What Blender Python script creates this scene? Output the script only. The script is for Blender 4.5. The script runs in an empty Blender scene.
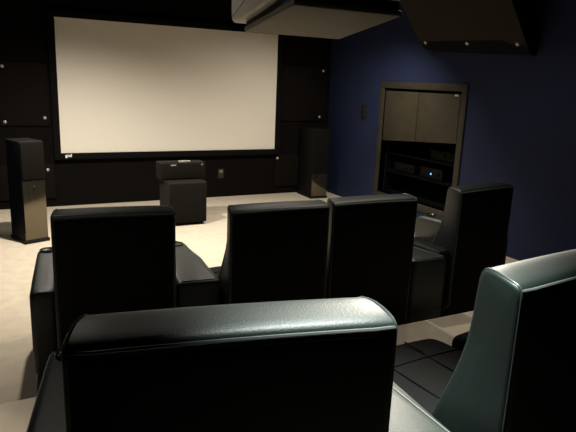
import bpy, bmesh, math, random
from mathutils import Vector, Matrix
random.seed(7)
scn = bpy.context.scene
C = scn.collection
R = math.radians
PI = math.pi

# ------------------------------------------------------------------ materials
def nodes(name):
    m = bpy.data.materials.new(name)
    m.use_nodes = True
    nt = m.node_tree
    return m, nt, nt.nodes['Principled BSDF']

def mat(name, col, rough=.5, metal=0.0, spec=.5, noise=0, var=.15, bump=0, bscale=200, detail=4, emit=None, estr=1.0, sheen=0, coat=0):
    m, nt, b = nodes(name)
    b.inputs['Roughness'].default_value = rough
    b.inputs['Metallic'].default_value = metal
    b.inputs['Specular IOR Level'].default_value = spec
    b.inputs['Base Color'].default_value = (*col, 1)
    if sheen:
        b.inputs['Sheen Weight'].default_value = sheen
    if coat:
        b.inputs['Coat Weight'].default_value = coat
        b.inputs['Coat Roughness'].default_value = .1
    tc = nt.nodes.new('ShaderNodeTexCoord')
    if noise:
        n = nt.nodes.new('ShaderNodeTexNoise')
        n.inputs['Scale'].default_value = noise
        n.inputs['Detail'].default_value = detail
        nt.links.new(tc.outputs['Object'], n.inputs['Vector'])
        r = nt.nodes.new('ShaderNodeValToRGB')
        r.color_ramp.elements[0].position = .3
        r.color_ramp.elements[1].position = .7
        r.color_ramp.elements[0].color = (*[c * (1 - var) for c in col], 1)
        r.color_ramp.elements[1].color = (*[min(1, c * (1 + var)) for c in col], 1)
        nt.links.new(n.outputs['Fac'], r.inputs['Fac'])
        nt.links.new(r.outputs['Color'], b.inputs['Base Color'])
    if bump:
        n2 = nt.nodes.new('ShaderNodeTexNoise')
        n2.inputs['Scale'].default_value = bscale
        n2.inputs['Detail'].default_value = 3
        nt.links.new(tc.outputs['Object'], n2.inputs['Vector'])
        bp = nt.nodes.new('ShaderNodeBump')
        bp.inputs['Strength'].default_value = bump
        bp.inputs['Distance'].default_value = .004
        nt.links.new(n2.outputs['Fac'], bp.inputs['Height'])
        nt.links.new(bp.outputs['Normal'], b.inputs['Normal'])
    if emit:
        b.inputs['Emission Color'].default_value = (*emit, 1)
        b.inputs['Emission Strength'].default_value = estr
    return m

M = {}
M['leather'] = mat('black_leather', (.011, .018, .0152), rough=.47, spec=.7, noise=3, var=.15, bump=.18, bscale=260)
M['seat'] = mat('black_seat_leather_shaded', (.006, .0065, .0062), rough=.75, spec=.12, bump=.15, bscale=260)  # darker copy of the leather, the seat's shade put into its colour
M['leather_shaded'] = mat('black_leather_shaded', (.0045, .0047, .0043), rough=.65, spec=.2, bump=.15, bscale=260)  # unlit copy of the leather, shade of the rear faces in the colour
M['stitch'] = mat('stitch_thread', (.11, .12, .11), rough=.5)
M['piping'] = mat('leather_piping', (.045, .055, .05), rough=.35, spec=.6)
M['base'] = mat('chair_base_black', (.008, .008, .008), rough=.7, spec=.2)
M['cup'] = mat('cup_holder_black', (.012, .012, .012), rough=.25, spec=.7)
M['carpet'] = mat('beige_carpet', (.52, .455, .355), rough=.95, spec=.1, noise=9, var=.08, bump=.6, bscale=420, sheen=.1)
M['blue'] = mat('blue_wall_paint', (.0125, .0195, .054), rough=.75, spec=.2, noise=2, var=.1, bump=.08, bscale=120)
M['dark'] = mat('dark_brown_wall_fabric', (.0055, .0043, .0036), rough=.95, spec=.05, noise=60, var=.2, bump=.2, bscale=500)
M['panel'] = mat('brown_panel_fabric', (.0075, .006, .0048), rough=.95, spec=.05, noise=80, var=.2, bump=.3, bscale=500)
M['soffit'] = mat('brown_soffit_fabric', (.026, .022, .018), rough=.95, spec=.05, noise=80, var=.2, bump=.3, bscale=500)
M['ceil'] = mat('black_ceiling_paint', (.006, .006, .006), rough=.95, spec=.05, noise=5)
M['velvet'] = mat('black_velvet', (.004, .004, .004), rough=.9, spec=.1)
M['screen'] = mat('matte_screen_cloth', (.80, .75, .65), rough=.9, spec=.1, noise=40, var=.015)
M['silver'] = mat('brushed_silver', (.75, .74, .70), rough=.3, metal=1)
M['button'] = mat('nickel_button', (.55, .53, .48), rough=.35, metal=.6, spec=.8)
M['logo'] = mat('white_print', (.8, .8, .8), rough=.5)
M['speaker'] = mat('black_ash_cabinet', (.005, .0045, .004), rough=.7, spec=.2, noise=30, var=.2)
M['grille'] = mat('speaker_grille_cloth', (.006, .0053, .0042), rough=.95, spec=.1, bump=.4, bscale=600)
M['floor_reflection'] = mat('baffle_floor_reflection', (.15, .13, .095), rough=.12, metal=.9, spec=.5, noise=5, var=.05)  # brown metal colour stands in for the lit carpet mirrored in the front
M['sub'] = mat('subwoofer_black', (.009, .008, .0065), rough=.75, spec=.2, noise=80, var=.2, bump=.2, bscale=400)
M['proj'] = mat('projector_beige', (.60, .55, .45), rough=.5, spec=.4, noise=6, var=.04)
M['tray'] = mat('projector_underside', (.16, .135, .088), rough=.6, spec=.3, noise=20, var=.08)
M['vent'] = mat('projector_black_vent', (.006, .006, .006), rough=.6)
M['lens'] = mat('lens_glass', (.01, .01, .02), rough=.05, spec=.9)
M['frame'] = mat('brown_wood_frame', (.030, .026, .017), rough=.6, spec=.3, noise=12, var=.2)
M['door'] = mat('tan_cabinet_door', (.038, .031, .0185), rough=.55, spec=.3, noise=7, var=.15)
M['rack'] = mat('rack_black', (.002, .002, .002), rough=.9, spec=.05)
M['av'] = mat('black_component', (.0018, .0018, .002), rough=.6, spec=.12)
M['led'] = mat('blue_indicator', (.1, .3, 1), emit=(.12, .4, 1), estr=2.2)
M['plate'] = mat('dark_switch_plate', (.006, .006, .007), rough=.5)
M['brass'] = mat('tan_outlet', (.20, .15, .10), rough=.5)

# ------------------------------------------------------------------ mesh helpers
def finish(bm, angle=42):
    bmesh.ops.recalc_face_normals(bm, faces=bm.faces)

def link(name, bm, m, parent=None, angle=42, smooth=True):
    finish(bm)
    me = bpy.data.meshes.new(name)
    bm.to_mesh(me)
    bm.free()
    me.materials.append(m)
    if smooth:
        for p in me.polygons:
            p.use_smooth = True
        me.set_sharp_from_angle(angle=R(angle))
    o = bpy.data.objects.new(name, me)
    C.objects.link(o)
    if parent is not None:
        o.parent = parent
    return o

def thing(name, label, cat, loc=(0, 0, 0), rz=0, group=None):
    o = bpy.data.objects.new(name, None)
    C.objects.link(o)
    o.location = loc
    o.rotation_euler = (0, 0, rz)
    o.empty_display_size = .1
    o['label'] = label
    o['category'] = cat
    if group:
        o['group'] = group
    return o

def tag(o, label, cat, group=None):
    o['label'] = label
    o['category'] = cat
    if group:
        o['group'] = group
    return o

def struct(name, bm, m, **k):
    o = link(name, bm, m, **k)
    o['kind'] = 'structure'
    return o

def box(bm, x0, x1, y0, y1, z0, z1, bev=0, seg=3):
    r = bmesh.ops.create_cube(bm, size=1)
    vs = r['verts']
    for v in vs:
        v.co = Vector((x0 + (v.co.x + .5) * (x1 - x0), y0 + (v.co.y + .5) * (y1 - y0), z0 + (v.co.z + .5) * (z1 - z0)))
    if bev:
        es = {e for v in vs for e in v.link_edges}
        bmesh.ops.bevel(bm, geom=list(es), offset=bev, segments=seg, profile=.5, affect='EDGES')
    return bm

def chaikin(p, n=2, t=.25):
    for _ in range(n):
        q = []
        for i in range(len(p)):
            a, b = p[i], p[(i + 1) % len(p)]
            q.append((a[0] * (1 - t) + b[0] * t, a[1] * (1 - t) + b[1] * t))
            q.append((a[0] * t + b[0] * (1 - t), a[1] * t + b[1] * (1 - t)))
        p = q
    return p

def offset_in(p, d):
    if d <= 1e-9:
        return list(p)
    n = len(p)
    area = sum(p[i][0] * p[(i + 1) % n][1] - p[(i + 1) % n][0] * p[i][1] for i in range(n))
    s = 1 if area > 0 else -1
    out = []
    for i in range(n):
        a, b, c = Vector(p[i - 1]), Vector(p[i]), Vector(p[(i + 1) % n])
        e1 = (b - a).normalized() if (b - a).length > 1e-9 else Vector((0, 0))
        e2 = (c - b).normalized() if (c - b).length > 1e-9 else Vector((0, 0))
        n1 = Vector((-e1.y, e1.x)) * s
        n2 = Vector((-e2.y, e2.x)) * s
        nn = n1 + n2
        nn = nn.normalized() if nn.length > 1e-6 else n1
        k = 1 / max(.5, nn.dot(n1))
        out.append(tuple(b + nn * d * k))
    return out

def cushion(bm, prof, W, r, x0=0.0, seg=5, mid=8, crown=0.0, zc=0.0, taper=0.0):
    """a soft block: the y-z outline run along x, its two ends rolled in by r; points above zc rise in the middle by crown"""
    st = []
    for i in range(seg + 1):
        a = PI / 2 * (1 - i / seg)
        st.append((-(W / 2 - r + r * math.sin(a)), r * (1 - math.cos(a))))
    for i in range(1, mid):
        st.append((-(W / 2 - r) + (W - 2 * r) * i / mid, 0))
    for i in range(seg + 1):
        a = PI / 2 * i / seg
        st.append(((W / 2 - r + r * math.sin(a)), r * (1 - math.cos(a))))
    rings = []
    for x, d in st:
        pr = offset_in(prof, d)
        ring = []
        for y, z in pr:
            if z > zc and crown:
                k = min(1, (z - zc) / .05)
                z = z - crown * k * (2 * x / W) ** 2
            xx = x
            if taper:
                kz = min(1, max(0, (z - .55) / .3))
                ky = min(1, max(0, y / .165)) ** 2
                xx = x * (1 - 2 * taper / W * ky * kz)
            ring.append(bm.verts.new((xx + x0, y, z)))
        rings.append(ring)
    n = len(prof)
    for a, b in zip(rings, rings[1:]):
        for i in range(n):
            bm.faces.new((a[i], a[(i + 1) % n], b[(i + 1) % n], b[i]))
    for rg, flip in ((rings[0], True), (rings[-1], False)):
        if not taper:
            bm.faces.new(rg[::-1] if flip else rg)
            continue
        sx = -1 if flip else 1
        T = 6
        rows = []
        for i in range(n // 2):               # a bowed side is closed with strips from rear edge to front edge
            a, c = rg[i], rg[n - 1 - i]
            row = [a]
            for k in range(1, T):
                p = a.co.lerp(c.co, k / T)
                kz = min(1, max(0, (p.z - .55) / .3))
                ky = min(1, max(0, p.y / .165)) ** 2
                row.append(bm.verts.new((x0 + sx * W / 2 * (1 - 2 * taper / W * ky * kz), p.y, p.z)))
            rows.append(row + [c])
        for ra, rb in zip(rows, rows[1:]):
            for k in range(T):
                q = [ra[k], rb[k], rb[k + 1], ra[k + 1]]
                bm.faces.new(q[::-1] if flip else q)
    return bm

def tube(bm, pts, r, n=8, closed=False):
    pts = [Vector(p) for p in pts]
    m = len(pts)
    rings = []
    up = None
    for i, p in enumerate(pts):
        a = pts[i - 1] if (i > 0 or closed) else p
        b = pts[(i + 1) % m] if (i < m - 1 or closed) else p
        t = (b - a).normalized()
        if up is None:
            up = Vector((0, 0, 1)) if abs(t.z) < .9 else Vector((1, 0, 0))
        s = t.cross(up).normalized()
        up = s.cross(t).normalized()
        rings.append([bm.verts.new(p + r * (math.cos(2 * PI * k / n) * s + math.sin(2 * PI * k / n) * up)) for k in range(n)])
    rr = list(zip(rings, rings[1:]))
    if closed:
        rr.append((rings[-1], rings[0]))
    for a, b in rr:
        for k in range(n):
            bm.faces.new((a[k], a[(k + 1) % n], b[(k + 1) % n], b[k]))
    if not closed:
        bm.faces.new(rings[0])
        bm.faces.new(list(reversed(rings[-1])))
    return bm

def lathe(bm, prof, cen, axis='z', n=24):
    """spin (radius, height) pairs about an axis through cen"""
    rings = []
    for rad, h in prof:
        ring = []
        for k in range(n):
            a = 2 * PI * k / n
            u, v = rad * math.cos(a), rad * math.sin(a)
            if axis == 'z':
                co = (u, v, h)
            elif axis == 'y':
                co = (u, h, v)
            else:
                co = (h, u, v)
            ring.append(bm.verts.new(Vector(cen) + Vector(co)))
        rings.append(ring)
    for a, b in zip(rings, rings[1:]):
        for k in range(n):
            bm.faces.new((a[k], a[(k + 1) % n], b[(k + 1) % n], b[k]))
    bm.faces.new(rings[0])
    bm.faces.new(list(reversed(rings[-1])))
    return bm

def prism(bm, poly, z0, z1, bev=0, seg=4, topz=None):
    """upright block over a plan outline, its top and upright edges softened"""
    n = len(poly)
    lo = [bm.verts.new((x, y, z0)) for x, y in poly]
    hi = [bm.verts.new((x, y, (topz[i] if topz else z1))) for i, (x, y) in enumerate(poly)]
    fs = [bm.faces.new(lo[::-1]), bm.faces.new(hi)]
    for i in range(n):
        fs.append(bm.faces.new((lo[i], lo[(i + 1) % n], hi[(i + 1) % n], hi[i])))
    if bev:
        es = {e for f in fs for e in f.edges if not (e.verts[0] in lo and e.verts[1] in lo)}
        bmesh.ops.bevel(bm, geom=list(es), offset=bev, segments=seg, profile=.5, affect='EDGES')
    return bm

NB = bmesh.new

def dup(root, loc, rz, label, skip=(), group=None):
    r = root.copy()
    C.objects.link(r)
    r.location = loc
    r.rotation_euler = (0, 0, rz)
    r['label'] = label
    if group:
        r['group'] = group
    for ch in list(root.children):
        if ch.name.split('.')[0] in skip:
            continue
        c = ch.copy()
        C.objects.link(c)
        c.parent = r
        for g in list(ch.children):
            d = g.copy()
            C.objects.link(d)
            d.parent = c
    return r

# ------------------------------------------------------------------ the room
XR, YS, ZC = 5.0, 8.24, 2.9
XL, XJ, YJ = -.95, -.02, 6.12
YB = -1.4
RZ, RY = .25, 2.776

b = NB(); box(b, XL - .1, XR + .9, YB - .1, YS + .1, -.1, 0)
struct('floor', b, M['carpet'], smooth=False)
b = NB(); box(b, XL, XR, YB, RY, 0.0, RZ, bev=.012, seg=3)
rs = struct('carpeted_riser', b, M['carpet'])
b = NB(); box(b, XL - .1, XR + .9, YB - .1, YS + .1, ZC, ZC + .1)
struct('ceiling', b, M['ceil'], smooth=False)
b = NB(); box(b, XL - .1, XR + .1, YS, YS + .1, 0, ZC)
struct('wall_front', b, M['dark'], smooth=False)
b = NB(); box(b, XL - .1, XR + .1, YB - .1, YB, 0, ZC)
struct('wall_back', b, M['dark'], smooth=False)
b = NB(); box(b, XL - .1, XL, YB, YJ, 0, ZC); box(b, XL - .1, XJ, YJ, YS, 0, ZC)
struct('wall_left', b, M['blue'], smooth=False)
# right wall with the opening of the equipment niche
NY0, NY1, NZ0, NZ1 = 5.20, 6.72, .28, 1.76
b = NB()
box(b, XR, XR + .1, YB, NY0, 0, ZC)
box(b, XR, XR + .1, NY1, YS, 0, ZC)
box(b, XR, XR + .1, NY0, NY1, 0, NZ0)
box(b, XR, XR + .1, NY0, NY1, NZ1, ZC)
struct('wall_right', b, M['blue'], smooth=False)
# wooden casing round the niche
b = NB()
fw, ft = .09, .022
for (y0, y1, z0, z1) in ((NY0 - fw, NY1 + fw, NZ1, NZ1 + fw), (NY0 - fw, NY1 + fw, NZ0 - fw, NZ0), (NY0 - fw, NY0, NZ0, NZ1), (NY1, NY1 + fw, NZ0, NZ1)):
    box(b, XR - ft, XR + .1, y0, y1, z0, z1, bev=.005, seg=2)
struct('trim_niche', b, M['frame'])

# cabinet set inside the niche
cab = thing('equipment_cabinet', 'built-in equipment cabinet with two tan upper doors in the blue wall', 'cabinet', (XR + .10, (NY0 + NY1) / 2, NZ0))
hw = (NY1 - NY0) / 2
H = NZ1 - NZ0
b = NB()
box(b, .50, .52, -hw, hw, 0, H); box(b, 0, .5, -hw, -hw + .02, 0, H); box(b, 0, .5, hw - .02, hw, 0, H)
box(b, 0, .5, -hw, hw, 0, .02); box(b, 0, .5, -hw, hw, H - .02, H)
link('carcass', b, M['rack'], cab, smooth=False)
dz = .80
for nm, y0, y1 in (('door', -hw + .025, .02), ('door', .03, hw - .025)):
    b = NB()
    lz = lambda y: dz + .005 - .115 * y / (2 * hw) * 1.0
    ring_a = [b.verts.new((-.105, y, z)) for y, z in ((y0, lz(y0)), (y1, lz(y1)), (y1, H - .035), (y0, H - .035))]
    ring_b = [b.verts.new((-.08, v.co.y, v.co.z)) for v in ring_a]
    b.faces.new(ring_a); b.faces.new(ring_b[::-1])
    for i in range(4):
        b.faces.new((ring_a[i], ring_a[(i + 1) % 4], ring_b[(i + 1) % 4], ring_b[i]))
    bmesh.ops.bevel(b, geom=b.edges[:], offset=.004, segments=2, profile=.5, affect='EDGES')
    link(nm, b, M['door'], cab)
b = NB(); box(b, -.112, -.100, -hw + .06, -hw + .12, H - .06, H - .035, bev=.003, seg=2)
link('hinge', b, M['silver'], cab)
for z in (.30, .56):
    b = NB(); box(b, .0, .48, -hw + .02, hw - .02, z, z + .02)
    link('shelf', b, M['rack'], cab, smooth=False)

def component(y0, y1, z0, h, label, knobs=1, led=False):
    t = thing('audio_component', label, 'audio component', (XR + .14, (NY0 + NY1) / 2 + (y0 + y1) / 2, NZ0 + z0 + .002), 0, 'components in the niche')
    w = (y1 - y0) / 2
    b = NB(); box(b, .012, .36, -w, w, .012, h, bev=.004, seg=2); link('case', b, M['av'], t)
    b = NB(); box(b, 0, .012, -w, w, .012, h, bev=.003, seg=2); link('front_panel', b, M['av'], t)
    for s in (-1, 1):
        b = NB(); lathe(b, [(.018, 0), (.018, .013)], (.05, s * (w - .05), 0), n=14); link('foot', b, M['rack'], t)
    for k in range(knobs):
        b = NB(); lathe(b, [(.02, -.02), (.022, 0), (.022, .004)], (0, -w + .07 + k * .1, h * .55), axis='x', n=18); link('knob', b, M['av'], t)
    if led:
        b = NB(); box(b, -.004, .002, -.012, .008, h * .42, h * .58, bev=.002, seg=2); link('indicator_light', b, M['led'], t)['label'] = 'glowing blue indicator light'
component(-.40, .03, .32, .15, 'black audio component with a glowing blue light in the wall niche', 1, True)
component(.16, .60, .32, .13, 'dark audio component beside the blue-lit one in the wall niche', 2)
component(-.58, -.14, .58, .14, 'dark audio component just under the right tan niche door', 2)

# switch plate on the blue wall
t = thing('switch_plate', 'small black switch plate on the blue wall left of the niche', 'switch', (XR, 7.21, 1.394))
b = NB(); box(b, -.012, 0, -.065, .065, -.10, .10, bev=.004, seg=2); link('plate', b, M['plate'], t)
for z in (-.045, .045):
    b = NB(); box(b, -.020, -.012, -.02, .02, z - .03, z + .03, bev=.003, seg=2); link('rocker', b, M['plate'], t)

# wedge shaped cloth soffit high on the right wall
sf = thing('wall_soffit', 'dark brown cloth-covered soffit box high on the blue wall', 'soffit', (XR, 5.0, 2.2))
def soff(pts_near, pts_far, m, nm):
    b = NB()
    a = [b.verts.new(Vector(p) - Vector((XR, 5.0, 2.2))) for p in pts_near]
    c = [b.verts.new(Vector(p) - Vector((XR, 5.0, 2.2))) for p in pts_far]
    b.faces.new(a); b.faces.new(c[::-1])
    for i in range(len(a)):
        b.faces.new((a[i], a[(i + 1) % len(a)], c[(i + 1) % len(a)], c[i]))
    return link(nm, b, m, sf, smooth=False)
yn, yf = 4.22, 5.82
zn, zf = 2.15, 2.235
def ring(y, zb, g=0):
    return [(XR, y, zb), (XR - .12, y, zb + .02), (XR - .62, y, ZC), (XR, y, ZC)]
soff(ring(yn, zn), ring(yf, zf), M['velvet'], 'soffit_box')
def fring(y, zb):
    return [(XR - .10, y, zb + .025), (XR - .132, y, zb + .03), (XR - .64, y, ZC), (XR - .60, y, ZC)]
soff(fring(yn - .01, zn + .01), fring(yf + .02, zf + .01), M['soffit'], 'cloth_front')
def button(parent, cen, nrm, r=.02, nm='button'):
    b = NB()
    lathe(b, [(r, 0), (r, .004), (r * .8, .010), (r * .35, .014), (r * .3, .011)], (0, 0, 0), n=18)
    q = Vector((0, 0, 1)).rotation_difference(Vector(nrm))
    bmesh.ops.rotate(b, verts=b.verts, matrix=q.to_matrix())
    bmesh.ops.translate(b, verts=b.verts, vec=Vector(cen))
    return link(nm, b, M['button'], parent)
nv = Vector((-(ZC - 2.22), 0, -.5)).normalized()
for y, r in ((yn + .10, .023), (5.03, .023), (5.74, .02)):
    k = (y - yn) / (yf - yn)
    zb = zn + (zf - zn) * k + .03
    s = .09
    p = Vector((XR - .132 - .508 * s, y, zb + .01 + (ZC - zb) * s))
    button(sf, p - Vector((XR, 5.0, 2.2)) + nv * .003, nv, r)

# ------------------------------------------------------------------ screen wall
scr = thing('projection_screen', 'large blank projection screen in a black border on the front wall', 'projection screen', (2.406, YS - .05, .738))
sw, sh = 3.19, 1.745
b = NB(); box(b, -sw / 2, sw / 2, -.002, .03, 0, sh)
link('screen_surface', b, M['screen'], scr, smooth=False)
b = NB()
bw = .085
for (x0, x1, z0, z1) in ((-sw / 2 - bw, sw / 2 + bw, sh, sh + bw), (-sw / 2 - bw, sw / 2 + bw, -bw, 0), (-sw / 2 - bw, -sw / 2, 0, sh), (sw / 2, sw / 2 + bw, 0, sh)):
    box(b, x0, x1, -.03, .048, z0, z1, bev=.006, seg=2)
link('border_frame', b, M['velvet'], scr)
# small white maker's mark: three rounded letters low on the border
cu = bpy.data.curves.new('txt', 'FONT')
cu.body = 'gnd'
cu.size = .058
cu.extrude = .001
cu.offset = .0022
to = bpy.data.objects.new('txt', cu)
C.objects.link(to)
bpy.context.view_layer.update()
me = bpy.data.meshes.new_from_object(to.evaluated_get(bpy.context.evaluated_depsgraph_get()))
bpy.data.objects.remove(to)
me.materials.append(M['logo'])
lg = bpy.data.objects.new('lettering', me)
C.objects.link(lg)
lg.parent = scr
lg.rotation_euler = (PI / 2, 0, 0)
lg.location = (.862 - 2.406, -.032, .690 - .738)
lg['label'] = 'small white lettering on the border'

def wall_panel(x0, x1, z0, z1, btns, label, y=YS - .004):
    t = thing('mounted_acoustic_panel', label, 'acoustic panel', ((x0 + x1) / 2, y, z0), 0, 'acoustic panels on the front wall')
    cx = (x0 + x1) / 2
    b = NB(); box(b, x0 - cx, x1 - cx, -.028, 0, 0, z1 - z0, bev=.008, seg=2)
    link('cloth_face', b, M['panel'], t)
    for x, z in btns:
        button(t, (x - cx, -.028, z - z0), (0, -1, 0), .022)
wall_panel(4.0 + .11, 4.93, 1.18, 2.04, [(4.846, 1.982), (4.815, 1.248)], 'dark brown cloth panel with silver buttons right of the screen')
wall_panel(4.03, 4.93, .12, .64, [(4.072, .585)], 'low dark brown cloth panel behind the right tower speaker')
wall_panel(.03, .70, 1.10, 1.90, [(.176, 1.844), (.163, 1.151), (.638, 1.205)], 'dark brown cloth panel with silver buttons left of the screen')
wall_panel(.03, .72, .12, .60, [(.638, .516)], 'low dark brown cloth panel behind the left tower speaker')

# wall outlet
t = thing('wall_outlet', 'small wall outlet low on the front wall below the screen', 'outlet', (3.117, YS, .367))
b = NB(); box(b, -.05, .05, -.008, 0, -.075, .075, bev=.003, seg=2); link('plate', b, M['plate'], t)
for z in (.032, -.032):
    b = NB(); box(b, -.026, .026, -.013, -.008, z - .022, z + .022, bev=.004, seg=2); link('socket', b, M['brass'] if z > 0 else M['frame'], t)

# ------------------------------------------------------------------ loudspeakers
def tower(loc, rz, label, w=.125, d=.36, split=.68):  # split: height where the coloured-in carpet reflection stops
    t = thing('tower_speaker', label, 'speaker', loc, rz, 'tower speakers either side of the screen')
    h = 1.09
    b = NB(); box(b, -w, w, .014, d, .035, h, bev=.008, seg=3); link('cabinet', b, M['speaker'], t)
    b = NB(); box(b, -w - .012, w + .012, -.005, d + .012, 0, .035, bev=.006, seg=2); link('plinth', b, M['base'], t)
    b = NB(); box(b, -w + .004, w - .004, 0, .016, .04, split, bev=.006, seg=3); link('reflection_panel', b, M['floor_reflection'], t)['label'] = 'lower front panel coloured like the carpet it reflects'
    b = NB(); box(b, -w + .004, w - .004, -.008, .014, split + .005, h - .008, bev=.010, seg=3); link('grille', b, M['grille'], t)
    b = NB(); lathe(b, [(.016, 0), (.016, -.006), (.010, -.010)], (0, 0, split - .07), axis='y', n=16); link('badge', b, M['plate'], t)
    return t
tower((.36, 6.47, 0), R(20), 'tall tower speaker left of the screen with carpet reflection coloured into its lower front')
tower((4.57, 7.68, 0), R(-2), 'tall tower speaker right of the screen beside the blue wall', .14, .48, .40)

sub = thing('subwoofer', 'black cube subwoofer on the carpet below the screen', 'subwoofer', (2.1025, 6.66, 0))
b = NB(); box(b, -.2425, .2425, .02, .46, .03, .545, bev=.014, seg=3); link('cabinet', b, M['sub'], sub)
b = NB(); box(b, -.23, .23, 0, .022, .04, .53, bev=.012, seg=3); link('grille', b, M['grille'], sub)
for sx in (-.19, .19):
    for y in (.07, .40):
        b = NB(); lathe(b, [(.022, 0), (.026, .03)], (sx, y, 0), n=14); link('foot', b, M['base'], sub)

cen = thing('center_speaker', 'black centre speaker lying on top of the subwoofer below the screen', 'speaker', (2.105, 6.87, .545))
b = NB(); box(b, -.290, .290, .012, .24, .004, .212, bev=.010, seg=3); link('cabinet', b, M['speaker'], cen)
b = NB(); box(b, -.28, .28, 0, .014, .012, .204, bev=.008, seg=3); link('grille', b, M['grille'], cen)
for x in (-.13, .24):
    b = NB(); box(b, x - .035 if x < 0 else x - .012, x + .035 if x < 0 else x + .012, -.006, .002, .180, .196, bev=.002, seg=2); link('badge', b, M['silver'], cen)
rm = thing('silver_device', 'small silver object lying on top of the black centre speaker', 'device', (2.13, 6.93, .757))
b = NB(); box(b, -.075, .075, -.025, .025, 0, .022, bev=.006, seg=3); link('body', b, M['silver'], rm)
for x in (-.055, .055):
    b = NB(); lathe(b, [(.008, .0), (.007, .003)], (x, 0, .022), n=10); link('button', b, M['plate'], rm)

# ------------------------------------------------------------------ projector
pj = thing('projector', 'beige ceiling projector seen from below in front of the screen', 'projector', (1.475, 2.56, 2.085), R(-3))
pj.rotation_euler = (R(-8.0), 0, R(-1))
pw, pd = .285, .285
# underside tray
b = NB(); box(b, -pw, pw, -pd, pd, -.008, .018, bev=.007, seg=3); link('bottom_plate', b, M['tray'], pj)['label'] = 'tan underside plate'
b = NB(); box(b, -pw + .008, pw - .008, -pd + .012, pd - .012, .016, .062); link('vent_band', b, M['vent'], pj)['label'] = 'black vent gap between plate and body'
b = NB()
prof = chaikin([(-pd - .005, .06), (pd + .05, .035), (pd + .075, .07), (pd + .06, .20), (pd, .245), (-pd + .02, .245), (-pd - .005, .20)], 2)
cushion(b, prof, 2 * pw + .095, .03, seg=5, mid=4)
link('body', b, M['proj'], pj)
b = NB(); lathe(b, [(.055, 0), (.06, .035), (.052, .045), (.040, .025)], (.05, pd + .062, .135), axis='y', n=28)
ln = link('lens', b, M['vent'], pj)
b = NB(); lathe(b, [(.042, 0), (.03, .010), (.012, .014)], (.05, pd + .085, .135), axis='y', n=24); link('lens_glass', b, M['lens'], ln)
b = NB()
for k in range(6):
    box(b, -.16, .16, -pd - .012, -pd + .002, .09 + k * .018, .097 + k * .018)
link('rear_grille', b, M['vent'], pj, smooth=False)
b = NB(); lathe(b, [(.10, .565 + .04), (.10, .585 + .04), (.03, .60 + .04), (.022, .80)], (0, -.03, 0), n=24)
b.free()
b = NB(); tube(b, [(0, -.02, .24), (0, -.075, .62), (0, -.105, .80)], .022, n=14); link('mount_pole', b, M['base'], pj)
b = NB(); box(b, -.12, .12, -.12, .08, .243, .258, bev=.004, seg=2); link('mount_bracket', b, M['base'], pj)

# ------------------------------------------------------------------ recliners
BW = .655
back_prof = [(.0, .10), (.0, .40), (.0, .80), (.0, 1.02), (.001, 1.052), (.010, 1.068), (.050, 1.076), (.100, 1.081), (.14, 1.074), (.160, 1.045),
             (.165, 1.0), (.170, .92), (.182, .80), (.208, .69), (.25, .56), (.285, .46), (.30, .36), (.27, .10)]
def smooth_profile(p, n=1):
    return chaikin(p, n)
PRO = smooth_profile(back_prof, 1)
HT = .62          # arm height

def seam_curve(prof, x, d=0.0, lo=None, crown=0.0, W=BW):
    pts = []
    for y, z in offset_in(prof, d):
        if lo is None or z > lo:
            zz = z - (crown * min(1, (z - .98) / .05) * (2 * x / W) ** 2 if z > .98 else 0)
            pts.append((x, y, zz))
    return pts

def cup_ring(parent, x, y, z, r=.045):
    b = NB(); lathe(b, [(r, -.004), (r + .009, .003), (r + .007, .008), (r, .007), (r - .006, -.002), (r - .008, -.003)], (x, y, z), n=28)
    return link('cup_holder', b, M['cup'], parent)

def armrest(parent, x0, x1, y0=.10, y1=1.0, m='leather', cup=True):
    prof = chaikin([(y0, .012), (y0 - .005, .40), (y0, HT - .035), (y0 + .03, HT), (y1 - .12, HT), (y1 - .02, HT - .02), (y1, HT - .09), (y1 - .02, .30), (y1 - .05, .012)], 2)
    b = NB(); cushion(b, prof, x1 - x0, .03, x0=(x0 + x1) / 2, seg=4, mid=3)
    a = link('armrest', b, M[m], parent)
    if cup:
        cup_ring(a, (x0 + x1) / 2, y1 - .11, HT + .0)
    return a

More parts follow.
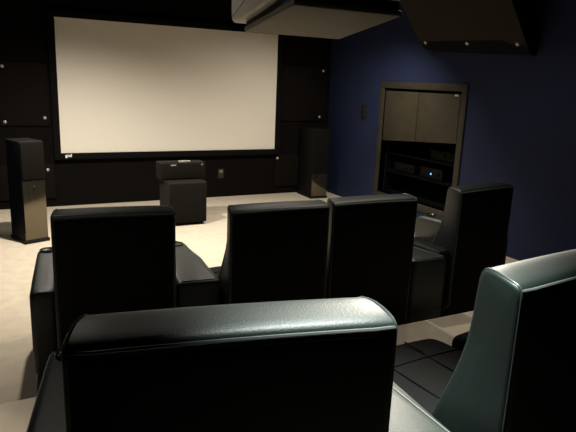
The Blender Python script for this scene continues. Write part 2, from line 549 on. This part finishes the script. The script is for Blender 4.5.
def make_recliner(label, group):
    t = thing('recliner', label, 'recliner', (0, 0, 0), 0, group)
    CR = .004
    b = NB(); cushion(b, PRO, BW, .013, seg=4, mid=10, crown=CR, zc=.98, taper=.042)
    link('backrest', b, M['leather'], t)
    # rear panel below the seam
    prof = chaikin([(-.006, .13), (-.010, .5), (-.008, 1.0), (-.003, 1.040), (.012, 1.045), (.015, .6), (.015, .13)], 1)
    b = NB(); cushion(b, prof, BW - .03, .012, seg=3, mid=8, crown=CR, zc=.98)
    link('back_panel', b, M['leather_shaded'], t)
    # seams: along the rear top edge and round both side panels
    b = NB()
    n = 14
    pts = [(-BW / 2 + .008 + (BW - .016) * i / n, -.0015 + .006 * (1 if i in (0, n) else 0), 1.055 - CR * (2 * (-BW / 2 + .008 + (BW - .016) * i / n) / BW) ** 2) for i in range(n + 1)]
    tube(b, pts, .0042, n=6)
    link('seam_piping', b, M['stitch'], t)
    for s in (-1, 1):
        b = NB()
        x = s * (BW / 2 - .009)
        pts = [(x * (1 - .084 / BW * min(1, max(0, y / .165)) ** 2 * min(1, max(0, (z - .55) / .3))), y, z) for (x, y, z) in seam_curve(PRO, x, .0006, lo=.38, crown=CR)]
        # keep the run that goes up the rear, over the top and down the front
        k = max(range(len(pts)), key=lambda i: (Vector(pts[i]) - Vector(pts[i - 1])).length)
        pts = pts[k:] + pts[:k]
        tube(b, pts, .0034, n=6)
        link('side_piping', b, M['piping'], t)
    # seat: two halves meeting at a seam, and the footrest folded under the front
    b = NB()
    sp = chaikin([(.22, .30), (.22, .44), (.30, .475), (.52, .468), (.74, .475), (.84, .455), (.865, .40), (.85, .30)], 2)
    cushion(b, sp, .612, .035, seg=5, mid=8, crown=.014, zc=.40)
    link('seat', b, M['seat'], t)
    b = NB()
    for x in (-.10, .10):
        tube(b, [(x * 1.0, .32 + .02 * i, .4755 - .0042 * (abs(i - 11) < 8)) for i in range(0, 25)], .003, n=6)
    tube(b, [(-.28 + .056 * i, .66, .4735 - .0025 * ((i - 5) / 5) ** 2 * 4) for i in range(11)], .003, n=6)
    link('seat_stitching', b, M['seat'], t)
    b = NB()
    fp = chaikin([(.80, .10), (.80, .30), (.84, .315), (.885, .30), (.90, .22), (.885, .10)], 2)
    cushion(b, fp, .60, .025, seg=4, mid=6)
    link('footrest', b, M['leather'], t)
    b = NB(); box(b, -.30, .30, .03, .82, 0, .31, bev=.012, seg=2)
    link('base', b, M['base'], t)
    return t

F, K = 'front row recliners', 'back row recliners'
first = make_recliner('black leather recliner at the left end of the front row, by the open carpet', F)
first.location = (.565, 3.095, 0)
first.rotation_euler = (0, 0, R(-7))
def chair(x, y, z, h, label, group):
    return dup(first, (x, y, z), R(-h), label, (), group)
chair(1.508, 2.945, 0, 2.0, 'black leather recliner in the front row, second from the left', F)
chair(2.205, 2.955, 0, 2.5, 'black leather recliner in the front row, in front of the wall niche', F)
c4 = chair(3.350, 3.100, 0, -8, 'black leather recliner at the right end of the front row, its side showing', F)
big = chair(.411, .950, RZ, 12.0, 'large black leather recliner back filling the bottom centre, stitched top edge', K)
big.scale = (1.03, 1, 1)
chair(1.490, .962, RZ, -5, 'black leather recliner at bottom right with greenish lit side', K)
chair(2.19, .98, RZ, -4, 'recliner of the back row farthest right, only its dark seat edge showing', K)
armrest(first, -BW / 2 - .135, -BW / 2 + .006)
armrest(big, -BW / 2 - .155, -BW / 2 + .006)
armrest(c4, BW / 2 - .006, BW / 2 + .19)
armrest(c4, -BW / 2 - .13, -BW / 2 + .006, .03, .95, 'leather_shaded', False)  # dark arm in the shade-coloured leather

# wide consoles between recliners
def console(loc, h, w0, w1, z, L, label, y0=.04):
    t = thing('armrest_console', label, 'armrest console', (loc[0], loc[1], z), R(-h), 'armrest consoles between recliners')
    b = NB()
    prism(b, [(0, y0), (w0, y0), (w0 + (w1 - w0) * .5, L * .5), (w1, L - .08), (w1 * .72, L), (w1 * .28, L), (0, L - .08)], .02, HT, bev=.03, seg=4)
    link('body', b, M['leather'], t)
    b = NB()
    e = .026
    tube(b, [(w0 - e, y0 + e, HT + .0005), (w0 - e + (w1 - w0) * .5, L * .5, HT + .0005), (w1 - e, L - .09, HT + .0005)], .003, n=6)
    tube(b, [(e, y0 + e, HT + .0005), (w0 - e, y0 + e, HT + .0005)], .003, n=6)
    link('seam_piping', b, M['stitch'], t)
    cup_ring(t, w1 * .62, L - .13, HT)
    return t
console((.902, 3.05), 7, .268, .20, 0, .98, 'wide black leather armrest console between the two left front recliners')
console((2.545, 2.90), 2, .30, .12, 0, .98, 'wide black leather armrest console left of the right-end front recliner')
console((.760, .875), 12.0, .325, .15, RZ, 1.0, 'greenish lit armrest console right of the large recliner at bottom centre')

# ------------------------------------------------------------------ light
def spot(loc, target, watts, size=90, blend=.6, col=(1, .915, .79), rad=.05):
    l = bpy.data.lights.new('downlight_or_fill', 'SPOT')
    l.energy = watts
    l.spot_size = R(size)
    l.spot_blend = blend
    l.color = col
    l.shadow_soft_size = rad
    o = bpy.data.objects.new('downlight_or_fill', l)
    C.objects.link(o)
    o.location = loc
    d = Vector(target) - Vector(loc)
    o.rotation_euler = d.to_track_quat('-Z', 'Y').to_euler()
    return o
ZL = ZC - .02
spot((.75, 5.7, ZL), (.75, 6.2, 0), 580, 135, .8)
spot((4.0, 5.8, ZL), (3.8, 6.7, 0), 250, 130, .8)
spot((2.5, 5.0, ZL), (2.5, 5.0, 0), 280, 115, .8)
spot((3.3, 3.9, ZL), (3.2, 3.8, 0), 25, 150, .5)
spot((3.3, 3.8, ZL), (.90, 1.10, 1.2), 640, 30, 1.0)  # added aimed spot, brightens the sheen on the back row
spot((2.35, 3.0, ZL), (2.4, 2.7, 0), 60, 80, .8)
spot((-.8, 2.1, ZL), (-.72, 2.1, 0), 230, 50, .8)  # added fill for the left end of the riser
spot((.90, 1.14, ZL), (.88, 1.14, 0), 620, 44, 1.0, (.9, 1, .94))
spot((.05, 3.5, ZL), (.05, 3.4, 0), 18, 165, .5)  # added weak fill for the projector's left side

w = bpy.data.worlds.new('World')
scn.world = w
w.use_nodes = True
bg = w.node_tree.nodes['Background']
bg.inputs['Color'].default_value = (.5, .5, .6, 1)
bg.inputs['Strength'].default_value = .004

# ------------------------------------------------------------------ camera
cd = bpy.data.cameras.new('camera')
cam = bpy.data.objects.new('camera', cd)
C.objects.link(cam)
scn.camera = cam
cd.sensor_fit = 'HORIZONTAL'
cd.sensor_width = 36
cd.lens = 36 * 570 / 576
cd.clip_start = .02
yaw, pitch, roll = R(27.68), R(13.3), R(2.306)
fwd = Vector((math.sin(yaw) * math.cos(pitch), math.cos(yaw) * math.cos(pitch), -math.sin(pitch)))
r = Vector((math.cos(yaw), -math.sin(yaw), 0))
u = r.cross(fwd)
r2 = math.cos(roll) * r + math.sin(roll) * u
u2 = -math.sin(roll) * r + math.cos(roll) * u
mw = Matrix((r2, u2, -fwd)).transposed().to_4x4()
mw.translation = (0, 0, 1.8)
cam.matrix_world = mw

scn.view_settings.view_transform = 'Standard'
scn.view_settings.look = 'None'
scn.view_settings.exposure = 0
